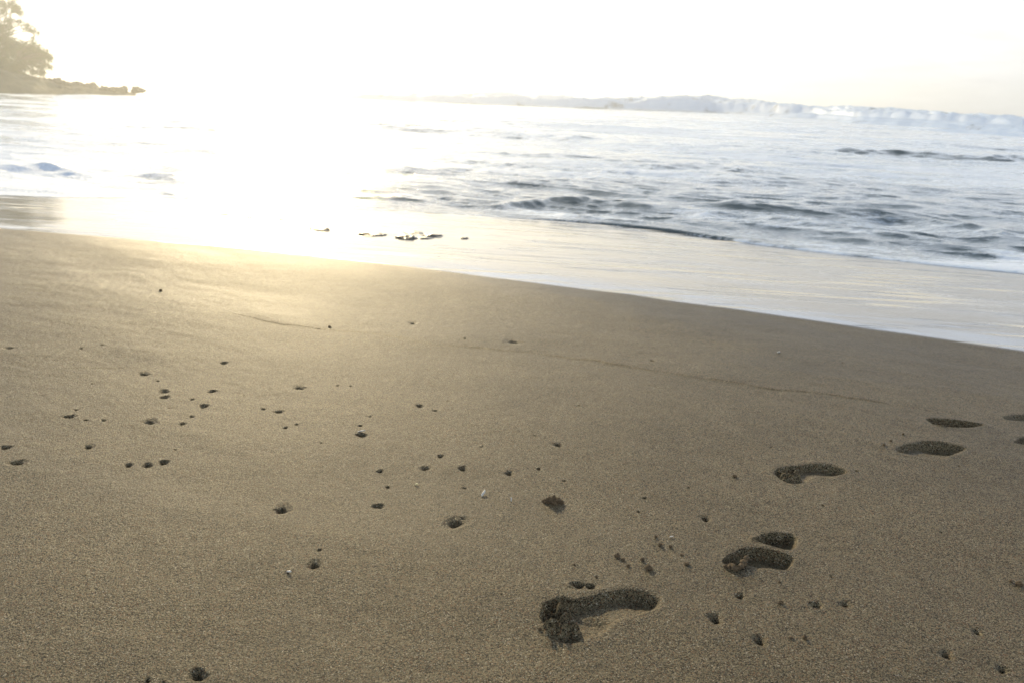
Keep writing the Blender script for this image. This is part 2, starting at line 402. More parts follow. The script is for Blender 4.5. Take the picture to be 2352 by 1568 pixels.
for pr in PRINTS:
    P = smooth_poly([at(*p)[:2] for p in pr['poly']])
    P = np.array(P); lo = P.min(0) - .09; hi = P.max(0) + .09
    k = vi[(xs > lo[0]) & (xs < hi[0]) & (ys > lo[1]) & (ys < hi[1])]
    x, y = X[k], Y[k]
    wob = (fbm(x * 90, y * 90, 21, 2) - .5) * .005
    dd, ins = seg_dist(x, y, P, True)
    sd = np.where(ins, dd, -dd) + wob
    # the foot sinks deepest against the far rim; the floor climbs evenly to the near rim, which catches the sun
    bins = np.linspace(P[:, 0].min(), P[:, 0].max(), 60)
    fx_ = np.linspace(P[:, 0].min() + 1e-4, P[:, 0].max() - 1e-4, 160); top_ = []; bot_ = []
    for q in fx_:
        c = []
        for e in range(len(P)):
            a_, b_ = P[e - 1], P[e]
            if (a_[0] - q) * (b_[0] - q) <= 0 and abs(b_[0] - a_[0]) > 1e-9: c.append(a_[1] + (b_[1] - a_[1]) * (q - a_[0]) / (b_[0] - a_[0]))
        top_.append(max(c)); bot_.append(min(c))
    ker = np.ones(9) / 9
    top_ = np.convolve(np.pad(top_, 4, mode='edge'), ker, 'valid'); bot_ = np.convolve(np.pad(bot_, 4, mode='edge'), ker, 'valid')
    yt = np.interp(x, fx_, top_); yb = np.interp(x, fx_, bot_); Wd = np.maximum(yt - yb, .02)
    T_ = np.clip((yt + wob - y) / Wd, 0, 1)
    fl = pr.get('flat', .35)
    prof = sst(0, 1, np.clip(T_ * Wd / pr['wall'], 0, 1)) * (1 - (1 - fl) * T_ ** 1.9)
    dep = pr['depth'] * prof * sst(-.003, .016, sd)
    rim = .0012 * np.exp(-((sd + .014) / .012) ** 2)
    h = -dep + rim
    for pts, rad, ht in pr['bumps']:
        Q = [at(*p)[:2] for p in pts]
        if len(Q) == 1: Q = Q + [(Q[0][0] + 1e-4, Q[0][1])]
        bd, _ = seg_dist(x, y, Q, False)
        jit = 1 + .9 * (fbm(x * 170, y * 170, 31, 2) - .5) if ht > 0 and rad < .012 else 1
        if ht > .008 and rad < .010: ht *= 1.45
        h = h + ht * jit * np.exp(-(bd / rad) ** 2) * sst(-.012, .004, sd)
    rough_in = (fbm(x * 110, y * 110, 5, 3) - .5) * .0035 * sst(.0, .02, sd)
    Z[k] += h + rough_in
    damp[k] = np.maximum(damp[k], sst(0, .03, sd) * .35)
    objs_info.append(('footprint', pr['label'], 'footprint', 'bare footprints in the sand'))
    if 'double dent' in pr['label']: objs_info[-1] = ('toe_dent', pr['label'], 'dent', None)
    ids[k[sd > -.007]] = len(objs_info)
def dig(px, py, w, f, irregular=True):
    x0, y0, _ = at(px, py); r = w / 2 / ppm(px, py)
    k = vi[(np.abs(xs - x0) < r * 3.2) & (np.abs(ys - y0) < r * 3.2)]
    x, y = X[k], Y[k]
    sd_ = int(px * 7 + py) % 97
    rs = random.Random(sd_)
    th = np.arctan2(y - y0, x - x0)
    el = 1 + .16 * np.cos(2 * (th - rs.random() * 3)) + .10 * np.cos(3 * th + rs.random() * 6) + .05 * np.cos(7 * th + rs.random() * 6)
    q = np.hypot(x - x0, (y - y0)) / (r * el)
    soft = rs.uniform(.35, .8) if w > 14 else .25
    fun = (1 - sst(0, 1.7, q)) * soft * .7 + (1 - sst(.15, .75, np.hypot(x - x0 - r * .12 * rs.uniform(-1, 1), y - y0 + r * .1) / (r * el))) * (1 - soft * .5)
    dp = min(r * 1.6, .022) * f
    rim = r * .04 * f * np.exp(-((q - 1.35) / .25) ** 2)
    Z[k] += -dp * fun + rim
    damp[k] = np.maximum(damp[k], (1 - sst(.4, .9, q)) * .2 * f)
    return k[q < 1.5]
for (px, py, w, f, lab) in HOLES:
    kk = dig(px, py, w * 1.05, f)
    objs_info.append(('crab_hole', lab, 'crab hole', 'small crab holes in the sand'))
    ids[kk] = len(objs_info)
for (px, py, w) in PRICKS: dig(px, py, w, .8)
# swash lines: a tiny step with a thin dark seam of debris
for ln in SWASH:
    Q = np.array([at(*p)[:2] for p in ln])
    lo = Q.min(0) - .1; hi = Q.max(0) + .1
    k = vi[(xs > lo[0]) & (xs < hi[0]) & (ys > lo[1]) & (ys < hi[1])]
    x, y = X[k], Y[k]
    wx = (fbm(x * 5, y * 5, 41, 3) - .5) * .07
    yq = np.interp(x, np.sort(Q[:, 0]), Q[np.argsort(Q[:, 0]), 1]) + wx
    dl = y - yq
    st = fbm(x * 3, y * 3, 44, 2)
    on = sst(Q[:, 0].min(), Q[:, 0].min() + .6, x) * (1 - sst(Q[:, 0].max() - .7, Q[:, 0].max(), x))
    wd = .003 + .0016 * np.hypot(x, y)
    Z[k] += on * (-.007 * np.exp(-np.abs(dl) / .08) * (dl > 0) + .0042 * np.exp(-(dl / wd) ** 2) * (.5 + st))
    damp[k] = np.maximum(damp[k], on * 1.0 * np.exp(-((dl - wd) / wd) ** 2) * sst(.3, .6, st))
# low soft ripples left by the last wave at the upper left
dn = (fbm(X[near] * 1.5, Y[near] * 4, 51, 3))
wobble = (fbm(nx * 1.2, ny * 1.2, 61, 3) - .5) * .10
wet = np.zeros_like(Z); wet[near] = sst(-.03, .05, nd + wobble * .5)
wet[~near] = sst(-.05, .05, D[~near])
damp[near] = np.maximum(damp[near], .40 * sst(-.9, 0, nd + wobble) + .30 * sst(-3.0, -1.4, nd + 1.2 * wobble) + .30 * sst(.50, .68, fbm(U * .55, W * 1.6, 71, 4)))

G = lambda v: v.reshape(nr, na)
P3 = np.stack([X, Y, Z], 1).reshape(nr, na, 3)
du = np.gradient(P3, axis=0); dv = np.gradient(P3, axis=1)
NRM = np.cross(dv, du); NRM /= np.linalg.norm(NRM, axis=2, keepdims=True) + 1e-12
NRM[NRM[..., 2] < 0] *= -1
NRM = NRM.reshape(-1, 3); P3 = P3.reshape(-1, 3)
idx = np.arange(nr * na).reshape(nr, na)
F = np.stack([idx[:-1, :-1], idx[1:, :-1], idx[1:, 1:], idx[:-1, 1:]], -1).reshape(-1, 4)[:, ::-1]
fid = ids[F].max(1)
isw = (D[F].mean(1) > 0) & (fid == 0)
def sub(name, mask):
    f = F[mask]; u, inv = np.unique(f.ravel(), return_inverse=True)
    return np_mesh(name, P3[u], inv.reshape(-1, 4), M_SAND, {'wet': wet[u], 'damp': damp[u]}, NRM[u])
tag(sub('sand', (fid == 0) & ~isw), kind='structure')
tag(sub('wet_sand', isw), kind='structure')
for i, (nm, lab, cat, grp) in enumerate(objs_info):
    mk = fid == i + 1
    if mk.sum() < 4: print('EMPTY', lab); continue
    tag(sub(nm, mk), lab, cat, grp)
def ground(x, y):
    return float(sand_z(np.array(x), np.array(y)))

# ------------------------------------------------------------------ the sea
FRONT_PX = [(-300, 478), (0, 472), (110, 474), (240, 470), (330, 462), (480, 458), (620, 468), (700, 474), (830, 483), (1000, 492), (1150, 498), (1300, 503), (1420, 512), (1550, 528), (1700, 555), (1800, 570), (1900, 583), (2000, 594), (2100, 606), (2200, 616), (2352, 630)]
fp = np.array([at_z(x, y, -.47) for x, y in FRONT_PX])
def front(x):
    v = np.interp(x, fp[:, 0], fp[:, 1])
    return v + np.where(x < fp[0, 0], -.35 * (x - fp[0, 0]), 0) + np.where(x > fp[-1, 0], -.48 * (x - fp[-1, 0]), 0)
sa_ = np.concatenate([np.arange(-56, -41, 1.0), np.arange(-41, 41.0001, .11), np.arange(42, 104, 1.0)])
rf = []
for a in np.radians(sa_):
    rr = np.exp(np.linspace(math.log(2), math.log(400), 4000)); x = rr * math.sin(a); y = rr * math.cos(a)
    s = y - front(x); j = np.nonzero(s > 0)[0][0]
    rf.append(rr[j] - (rr[j] - rr[j - 1]) * s[j] / (s[j] - s[j - 1]))
rf = np.array(rf)
rf = np.where(np.abs(sa_) < 41, np.convolve(np.pad(rf, 3, mode='edge'), np.ones(7) / 7, 'valid'), rf)
T = np.concatenate([np.linspace(0, .02, 14)[:-1], np.arange(.02, 3.45, .003), np.linspace(3.46, 5.6, 50)])
TT, SA = np.meshgrid(T, np.radians(sa_), indexing='ij')
r2 = np.minimum(np.exp(TT) * rf[None, :], 900)
x2 = (r2 * np.sin(SA)).ravel(); y2 = (r2 * np.cos(SA)).ravel(); r2f = r2.ravel()
df = (y2 - front(x2)) * .9
SEA = -.5
u2 = x2 * ca - y2 * sa; w2 = x2 * sa + y2 * ca
wx = u2 + 1.4 * (fbm(x2 * .35, y2 * .35, 7, 3) - .5); wy = w2 + 1.6 * (fbm(x2 * .3, y2 * .3, 13, 3) - .5)
h = np.zeros_like(x2)
def ridged(a, b, sd):
    n = vn(a, b, sd) * .65 + vn(a * 2.1 + 5, b * 2.1, sd + 1) * .35
    return 1 - np.abs(2 * n - 1) * 1.7
for lam, elo, amp, sd in ((14, 2.6, .07, 1), (5.2, 2.4, .04, 5), (2.2, 2.2, .036, 9), (1.0, 2.2, .036, 17), (.46, 2.1, .021, 23), (.22, 1.8, .010, 27)):
    fade = 1 - sst(lam * 130, lam * 330, r2f)
    h += amp * fade * ridged(wx / (lam * elo), wy / lam, sd) * (sst(0, lam * 1.6 + .5, df) * .85 + .15 * sst(0, .4, df))
h *= (.72 + .75 * sst(.35, .75, fbm(x2 * .09, y2 * .16, 33, 3)))
foam = .36 * sst(.35, .7, fbm(u2 * .12, w2 * .4, 37, 4)) + .23
# little waves running up close to the beach
def ridge(px_pts, ht, wd, fo, z=-.45):
    global h, foam
    Q = [at_z(a, b, z) for a, b in px_pts]
    lo = np.min(Q, 0) - wd * 5; hi = np.max(Q, 0) + wd * 5
    k = np.nonzero((x2 > lo[0]) & (x2 < hi[0]) & (y2 > lo[1]) & (y2 < hi[1]))[0]
    bd, _ = seg_dist(x2[k], y2[k] + (fbm(x2[k] * 1.5, y2[k] * 1.5, 3, 2) - .5) * wd, Q, False)
    g = np.exp(-(bd / wd) ** 2) * (.55 + .9 * fbm(x2[k] * 2, y2[k] * 2, 81, 3))
    h[k] += ht * .6 * g; foam[k] += fo * np.exp(-(bd / (wd * 1.5)) ** 2)
ridge([(-200, 448), (0, 455), (150, 462)], .10, .16, -.1)
ridge([(300, 447), (420, 450), (520, 448)], .11, .18, .05)
ridge([(0, 388), (60, 390), (110, 387)], .14, .3, .1)
ridge([(180, 400), (300, 402), (400, 404)], .11, .3, .15)
ridge([(560, 452), (640, 460), (690, 462)], .09, .12, .35, -.4)
ridge([(1160, 470), (1260, 462), (1360, 464), (1480, 480)], .10, .2, -.1)
ridge([(1300, 490), (1420, 503), (1540, 515), (1640, 530)], .08, .12, .05)
ridge([(1640, 545), (1800, 556), (1960, 562), (2120, 572), (2352, 590)], .07, .2, .1)
ridge([(1960, 345), (2100, 350), (2260, 360), (2500, 372)], .20, .8, .0, -.3)
ridge([(1700, 480), (1860, 492), (2050, 500)], .08, .25, -.1)
# lacy foam of the run-up, stronger to the right
px_r = sst(0, 5, x2)
lipd = np.exp(-((x2 - 2.0) / 1.1) ** 2)
foam += (.12 * sst(1.5, 4.5, x2) + .03) * (1 - sst(.25, 1.3, df)) + .12 * (1 - sst(.0, .1, df)) - .25 * lipd * (1 - sst(.2, .5, df))
foam += .20 * (1 - sst(2, 9, df)) * sst(.45, .7, fbm(u2 * .5, w2 * 1.4, 39, 3))
foam += .08 * sst(-2, -6, x2) * (1 - sst(4, 14, df))
# surf on the reef: azimuth -> distance and height
BRK = [  # px, base px y, crest above camera level px (in the 2352 frame, horizon = 0)
 (620, 12.5, 4), (850, 12.5, 8), (1000, 13, 12), (1080, 13, 14), (1150, 13, 21), (1220, 13, 13), (1350, 13.5, 15), (1450, 13.5, 19), (1550, 13.5, 27), (1640, 13.4, 22),
 (1720, 14, 20), (1800, 14.8, 18), (1880, 15.6, 15), (1960, 17, 12), (2060, 18, 11), (2150, 19, 9), (2250, 20, 7), (2352, 21, 5), (2500, 22, 4)]
def az(px): 
    y = 230 + .035 * (px - 1176); d = ray(px, y); return math.atan2(d.x, d.y)
ba = np.array([az(b[0]) for b in BRK]); k0 = FPX / math.cos(PITCH)
bdist = np.array([(CAMH - SEA) * k0 / b[1] for b in BRK])
bh = np.array([(CAMH - SEA) + 1.22 * b[2] * d_ / k0 for b, d_ in zip(BRK, bdist)])
az2 = np.arctan2(x2, y2)
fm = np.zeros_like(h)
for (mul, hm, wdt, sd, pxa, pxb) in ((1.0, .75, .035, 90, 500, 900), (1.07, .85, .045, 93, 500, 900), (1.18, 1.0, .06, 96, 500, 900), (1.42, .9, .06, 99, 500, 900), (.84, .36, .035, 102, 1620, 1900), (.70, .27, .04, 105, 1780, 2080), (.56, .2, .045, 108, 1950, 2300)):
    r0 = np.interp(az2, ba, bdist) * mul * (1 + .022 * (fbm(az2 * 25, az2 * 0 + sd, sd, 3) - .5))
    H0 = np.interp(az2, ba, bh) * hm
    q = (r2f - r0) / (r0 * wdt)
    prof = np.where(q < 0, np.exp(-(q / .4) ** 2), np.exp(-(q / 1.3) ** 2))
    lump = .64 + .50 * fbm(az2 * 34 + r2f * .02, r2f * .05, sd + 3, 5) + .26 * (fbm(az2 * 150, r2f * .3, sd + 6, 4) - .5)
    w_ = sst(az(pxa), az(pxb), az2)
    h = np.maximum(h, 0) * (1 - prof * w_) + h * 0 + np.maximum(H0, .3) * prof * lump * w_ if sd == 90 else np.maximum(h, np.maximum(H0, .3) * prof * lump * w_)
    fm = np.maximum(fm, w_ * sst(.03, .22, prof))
fm = np.maximum(fm, .55 * sst(.5, 2.2, az2 * 0 + 1) * 0)
foam = foam + .85 * fm * (-.15 + 1.35 * fbm(az2 * 70, r2f * .10, 55, 4))
# streaky white water drifting in front of the surf
infr = sst(.45, .95, r2f / np.interp(az2, ba, bdist)) * (1 - sst(1.0, 1.05, r2f / np.interp(az2, ba, bdist)))
foam += .30 * infr * sst(.05, .45, az2) * sst(.4, .65, fbm(u2 * .08, w2 * .35, 58, 4))
# the small wave before the rocky point at the left
rL = 104 + 6 * (fbm(az2 * 20, az2 * 0, 62, 2) - .5)
wL = sst(az(90), az(150), az2) * (1 - sst(az(380), az(470), az2))
pL = np.exp(-((r2f - rL) / 3.0) ** 2) * wL
h = np.maximum(h, .62 * pL * (.75 + .4 * fbm(az2 * 40, az2 * 0 + 3, 65, 3))); foam += .5 * pL
h *= 1 - sst(400, 850, r2f) * .7
z2 = SEA + h - .03
base = sand_z(x2, y2)
thk = (.010 + .014 * sst(-1.5, 1, x2) + .022 * lipd) * (1 - np.exp(-df / .05)) * (1 - .3 * sst(.3, 2, df)) + .012 * sst(0, .3, df) * (fbm(x2 * 4, y2 * 4, 43, 3) - .3)
thk += h * .5 * sst(0, .6, df)
z2 = np.maximum(z2, np.where(df < 6, base + thk, -9))
P2 = np.stack([x2, y2, z2], 1)
n0, n1 = r2.shape
id2 = np.arange(n0 * n1).reshape(n0, n1)
F2 = np.stack([id2[:-1, :-1], id2[1:, :-1], id2[1:, 1:], id2[:-1, 1:]], -1).reshape(-1, 4)[:, ::-1]
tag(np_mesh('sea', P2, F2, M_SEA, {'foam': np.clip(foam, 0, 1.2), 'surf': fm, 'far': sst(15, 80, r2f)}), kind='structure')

# ------------------------------------------------------------------ small things
import bmesh
def blob(name, mat, rx, ry, rz, seed, sub_=3, amp=.35, freq=1.6, loc=(0, 0, 0), rot=(0, 0, 0), parent=None, flat=None, f2=5):
    bm = bmesh.new(); bmesh.ops.create_icosphere(bm, subdivisions=sub_, radius=1)
    from mathutils import noise as mn
    off = Vector((seed * 3.7, seed * 1.3, seed * 5.1))
    for v in bm.verts:
        n = v.co.normalized()
        k = 1 + amp * mn.noise(n * freq + off) + amp * .45 * mn.noise(n * f2 + off) + amp * .2 * mn.noise(n * f2 * 2.3 + off)
        c = n * k
        if flat is not None and c.z < flat: c.z = flat + (c.z - flat) * .2
        v.co = (c.x * rx, c.y * ry, c.z * rz)
    me = bpy.data.meshes.new(name); bm.to_mesh(me); bm.free()
    me.polygons.foreach_set('use_smooth', [True] * len(me.polygons)); me.materials.append(mat)
    o = bpy.data.objects.new(name, me); COL.objects.link(o)
    o.location = loc; o.rotation_euler = rot
    if parent: o.parent = parent
    return o
def surf(px, py):
    x, y, _ = at(px, py)
    k = int(np.argmin((xs - x) ** 2 + (ys - y) ** 2)); return x, y, float(Z[vi[k]])

CL = [  # px, py, width px, label
 (1489, 1309, 19, 'largest round orange brown sand clump with a long shadow, above the nearest footprint'),
 (1475, 1288, 12, 'round brown sand clump just above the largest one'),
 (1418, 1280, 15, 'brown sand clump, left half of the joined pair above the nearest footprint'),
 (1431, 1287, 9, 'small brown sand clump, right half of the joined pair above the nearest footprint'),
 (1443, 1303, 10, 'small brown sand clump below the joined pair'),
 (1577, 1297, 14, 'flat brown sand clump left of the pale pebble and the double footprint'),
 (1516, 1254, 12, 'dark brown sand clump, left end of the loose upper row'),
 (1540, 1258, 9, 'reddish sand clump in the loose upper row'),
 (1506, 1236, 8, 'upright splinter of brown sand above the loose upper row'),
 (1566, 1276, 9, 'flat sand crumb below the loose upper row'),
 (1370, 1328, 7, 'tiny orange sand crumb above the double dent'),
 (1319, 1300, 6, 'tiny dark crumb left of the joined clump pair'),
 (1240, 1448, 9, 'orange sand crumb left of the crumbled toes of the nearest footprint'),
 (1268, 1482, 8, 'orange sand crumb below the crumbled toes of the nearest footprint'),
 (1794, 1388, 12, 'brown sand clump between the two deep funnels and the soft rimmed pair'),
 (1816, 1470, 12, 'flat brown crumb right of the lower deep funnel'),
 (1848, 1470, 11, 'upright brown crumb with a blue shadow right of the lower deep funnel'),
 (1688, 1092, 10, 'small brown crumb left of the third footprint'),
 (2030, 1023, 8, 'brown crumb left of the fourth footprint, lowest of the scatter'),
 (2046, 1014, 6, 'brown crumb left of the fourth footprint, in the middle of the scatter'),
 (2074, 999, 6, 'brown crumb above the fourth footprint, highest of the scatter'),
 (1790, 1340, 7, 'tiny brown crumb under the near rim of the double footprint'),
 (2322, 1333, 9, 'dark crumb near the right edge, left of a larger lump'),
 (2342, 1340, 17, 'dark lump cut by the right picture edge'),
 (369, 668, 8, 'small dark pebble on the smooth sand near the water at left'),
 (757, 751, 8, 'small dark pebble sitting on the long swash line'),
 (1640, 1600, 9, 'small crumb at the bottom right')]
for i, (px, py, w, lab) in enumerate(CL[:-1]):
    x, y, z = surf(px, py); r = w * .42 / ppm(px, py)
    fl = .6 if 'flat' in lab else 1.25 if 'upright' in lab else .95
    o = blob('sand_clump' if 'pebble' not in lab else 'pebble', M_CLUMP, r, r * .9, r * fl * .9, i + 3, 4, .55, 1.7, (x, y, z + r * .45 * fl), (0, 0, i * 1.3), f2=5)
    tag(o, lab, 'sand clump' if 'pebble' not in lab else 'pebble', 'crumbs of damp sand thrown up beside the footprints' if 'pebble' not in lab else None)
# the ragged lump with its overhanging crust
t = bpy.data.objects.new('ragged_sand_lump', None); COL.objects.link(t)
x, y, z = surf(1268, 1156); t.location = (x, y, z)
tag(t, 'ragged dark sand lump with a crumbling crust, right of the shell splinters', 'sand lump')
for j, (dx, dy, r, hh) in enumerate(((0, 0, .017, .9), (-.016, .004, .011, .7), (.016, .003, .012, .9), (.027, .0, .008, .8), (-.026, .008, .007, .5), (.006, .010, .010, 1.0))):
    blob('crust_piece', M_CLUMP, r, r * .7, r * hh, 40 + j, 4, .7, 2.0, (dx, dy, r * .35), (0, 0, j), parent=t, f2=6)
# the crumb ridge lying over the near rim of the double footprint
t = bpy.data.objects.new('sand_crust', None); COL.objects.link(t)
x, y, z = surf(*B([(800, 1100)])[0]); t.location = (x, y, z); 
tag(t, 'hooked crust of golden sand lying over the near rim of the double footprint', 'sand crust')
for j, p in enumerate(B([(560, 1075), (640, 1095), (710, 1115), (780, 1120), (850, 1100), (890, 1050), (915, 1005), (945, 975)])):
    a, b, c = at(*p); r = .0052 + .0016 * (j % 3)
    blob('crumb', M_CLUMP, r * 1.3, r, r, 60 + j, 3, .6, 2, (a - x, b - y, .002 + .0009 * j), (0, 0, j), parent=t)

# shells: thin curved slivers and a worn coral stick
def sliver(name, mat, L, Wd, th, bend, loc, rot, lab, cat):
    n, mseg = 14, 8; vs = []; fs = []
    for i in range(n + 1):
        s = i / n; wdt = Wd * (math.sin(math.pi * min(max(s * .92 + .04, 0), 1)) ** .45) * (1 + .1 * math.sin(9 * s))
        for j in range(mseg):
            a = 2 * math.pi * j / mseg
            vs.append(((s - .5) * L, math.cos(a) * wdt / 2 + .05 * Wd * math.sin(7 * s), math.sin(a) * th / 2 + bend * 4 * s * (1 - s) + .1 * th * math.sin(13 * s + j)))
    for i in range(n):
        for j in range(mseg):
            k = (j + 1) % mseg; fs.append((i * mseg + j, i * mseg + k, (i + 1) * mseg + k, (i + 1) * mseg + j))
    fs.append(tuple(range(mseg))[::-1]); fs.append(tuple(n * mseg + j for j in range(mseg)))
    me = bpy.data.meshes.new(name); me.from_pydata(vs, [], fs); me.update(); me.materials.append(mat)
    me.polygons.foreach_set('use_smooth', [True] * len(me.polygons))
    o = bpy.data.objects.new(name, me); COL.objects.link(o); o.location = loc; o.rotation_euler = rot
    return tag(o, lab, cat)
def shell_at(px, py, L, Wd, th, az_, lab, mat=M_SHELL, tilt=-.25, name='shell_fragment', cat='shell', up=.003):
    x, y, z = surf(px, py); sliver(name, mat, L, Wd, th, .001, (x, y, z + up), (0, tilt, az_), lab, cat)
shell_at(1110, 1139, .026, .0075, .006, R(68), 'white coral stick standing out of the sand in the middle', tilt=-.3, name='coral_stick', cat='coral', up=.006)
shell_at(1174, 1153, .013, .004, .004, R(95), 'thin white shell splinter left of the ragged sand lump', tilt=-.7, up=.005)
shell_at(957, 1115, .010, .008, .005, R(10), 'small yellow shell chip left of the round dark crab holes', mat=M_YSHELL)
shell_at(830, 993, .028, .006, .004, R(4), 'white shell sliver across the far rim of a crab hole')
shell_at(1788, 810, .016, .012, .006, R(20), 'white shell chip far up on the right sand')
shell_at(1702, 1297, .010, .006, .004, R(15), 'pale pebble chip left of the double footprint')
shell_at(664, 1316, .012, .008, .004, R(-20), 'pale pink shell chip below the deep funnel at lower left of centre')
shell_at(1542, 1254 + 83 - 83 - 18, .010, .004, .003, R(-10), 'curved pale shell rim above the loose row of clumps')

# wet stones standing in the backwash
ST = [(732, 529, 44, 11, 'wet dark stone by itself, left of the others in the shining backwash'),
      (850, 541, 60, 12, 'flat wet stone in the backwash, left of the largest one'),
      (930, 549, 46, 14, 'largest and darkest wet stone in the backwash'),
      (972, 549, 34, 7, 'low wet stone touching the right side of the largest one'),
      (948, 537, 44, 7, 'long flat wet stone just behind the largest one'),
      (992, 544, 40, 11, 'wet stone right of the long flat one in the backwash'),
      (1066, 549, 20, 7, 'small wet stone, rightmost in the backwash'),
      (560, 501, 34, 6, 'small flat wet stone, left of centre near the wave edge'),
      (515, 494, 26, 6, 'small flat wet stone, leftmost near the wave edge'),
      (625, 505, 40, 5, 'thin wet stone between the wave edge and the lone stone')]
for i, (px, py, w, hh, lab) in enumerate(ST):
    x, y, z = at(px, py); q = ppm(px, py); w = w * 1.15
    o = blob('wet_stone', M_ROCK, w / 2 / q, w / 2 / q * .8, hh / q * .5, i + 80, 4, .4, 1.5, (x, y + w / 2 / q * .5, z - hh / q * .14), (0, 0, R(-18 + 7 * (i % 4))), f2=3.5)
    tag(o, lab, 'stone', 'wet stones in the backwash')

# ------------------------------------------------------------------ the rocky point with its trees, far left
DL = 158.0
def pt_l(px, py, dist=DL): return at_r(px, py, dist)
# land: a ridge with thickness running from beyond the left edge of the view to the sea
RID = [(-900, 150), (-600, 130), (-300, 142), (-60, 150), (0, 158), (50, 168), (100, 180), (140, 188), (190, 193), (230, 200), (262, 205), (290, 209), (312, 213)]
rid = np.array([pt_l(*p) for p in RID])
nu, nv_ = 160, 40
tt = np.linspace(0, 1, nu); s_ = np.linspace(0, len(RID) - 1, nu)
rx_ = np.interp(s_, range(len(RID)), rid[:, 0]); ry_ = np.interp(s_, range(len(RID)), rid[:, 1]); rz_ = np.interp(s_, range(len(RID)), rid[:, 2])
co = []
for i in range(nu):
    hgt = max(rz_[i] - SEA, .05)
    wdt = 5 + hgt * 3.2
    for j in range(nv_):
        v = j / (nv_ - 1) * 2 - 1
        dirx, diry = rx_[i] / math.hypot(rx_[i], ry_[i]), ry_[i] / math.hypot(rx_[i], ry_[i])
        x = rx_[i] + dirx * v * wdt; y = ry_[i] + diry * v * wdt
        co.append((x, y, hgt * (1 - abs(v) ** 1.7)))
co = np.array(co)
nz = fbm(co[:, 0] * .5, co[:, 1] * .5, 4, 4) + .35 * fbm(co[:, 0] * 1.8, co[:, 1] * 1.8, 14, 3)
co[:, 2] = SEA - .6 + (co[:, 2] + .4) * (.72 + .45 * nz)
idl = np.arange(nu * nv_).reshape(nu, nv_)
FL = np.stack([idl[:-1, :-1], idl[1:, :-1], idl[1:, 1:], idl[:-1, 1:]], -1).reshape(-1, 4)[:, ::-1]
tag(np_mesh('headland', co, FL, M_LAND), kind='structure')
BO = [(106, 190, 22, 14), (134, 189, 16, 12), (152, 195, 20, 10), (178, 197, 20, 11), (205, 200, 26, 10), (215, 197, 10, 10), (238, 204, 18, 7), (262, 205, 16, 7), (284, 205, 12, 8), (314, 206, 20, 8), (326, 208, 12, 5), (80, 197, 26, 12), (50, 200, 28, 12), (18, 200, 26, 14), (125, 202, 22, 8), (165, 205, 24, 7), (-12, 200, 26, 14)]
BL = ['dark boulder under the lowest branches of the trees', 'pointed boulder topping the slope beside the trees', 'low boulder on the slope right of the pointed one', 'boulder halfway down the rocky point',
 'long boulder halfway along the rocky point', 'small knob of rock standing on the middle of the point', 'low boulder right of the small knob', 'low boulder near the outer third of the point',
 'small boulder beside the last big one', 'last big rounded boulder near the tip of the point', 'tiny outlying rock off the tip of the point', 'boulder at the waterline below the tree canopy',
 'broad boulder at the waterline below the trunk', 'broad boulder at the waterline close to the left edge', 'wave washed boulder in front of the pointed one', 'wave washed boulder behind the small white wave', 'boulder at the waterline cut by the left picture edge']
for i, ((px, py, w, hh), lab) in enumerate(zip(BO, BL)):
    dist = DL - 3 - (3 if py > 198 and px < 200 else 0); x, y, z = at_r(px, py, dist); q = k0 / dist
    o = blob('boulder', M_BOULD, w * .62 / q, w * .55 / q, hh * .72 / q, i + 120, 4, .8, 1.9, (x, y, z - hh * .15 / q), (0, 0, i * .9), f2=4)
    tag(o, lab, 'boulder', 'boulders along the rocky point')

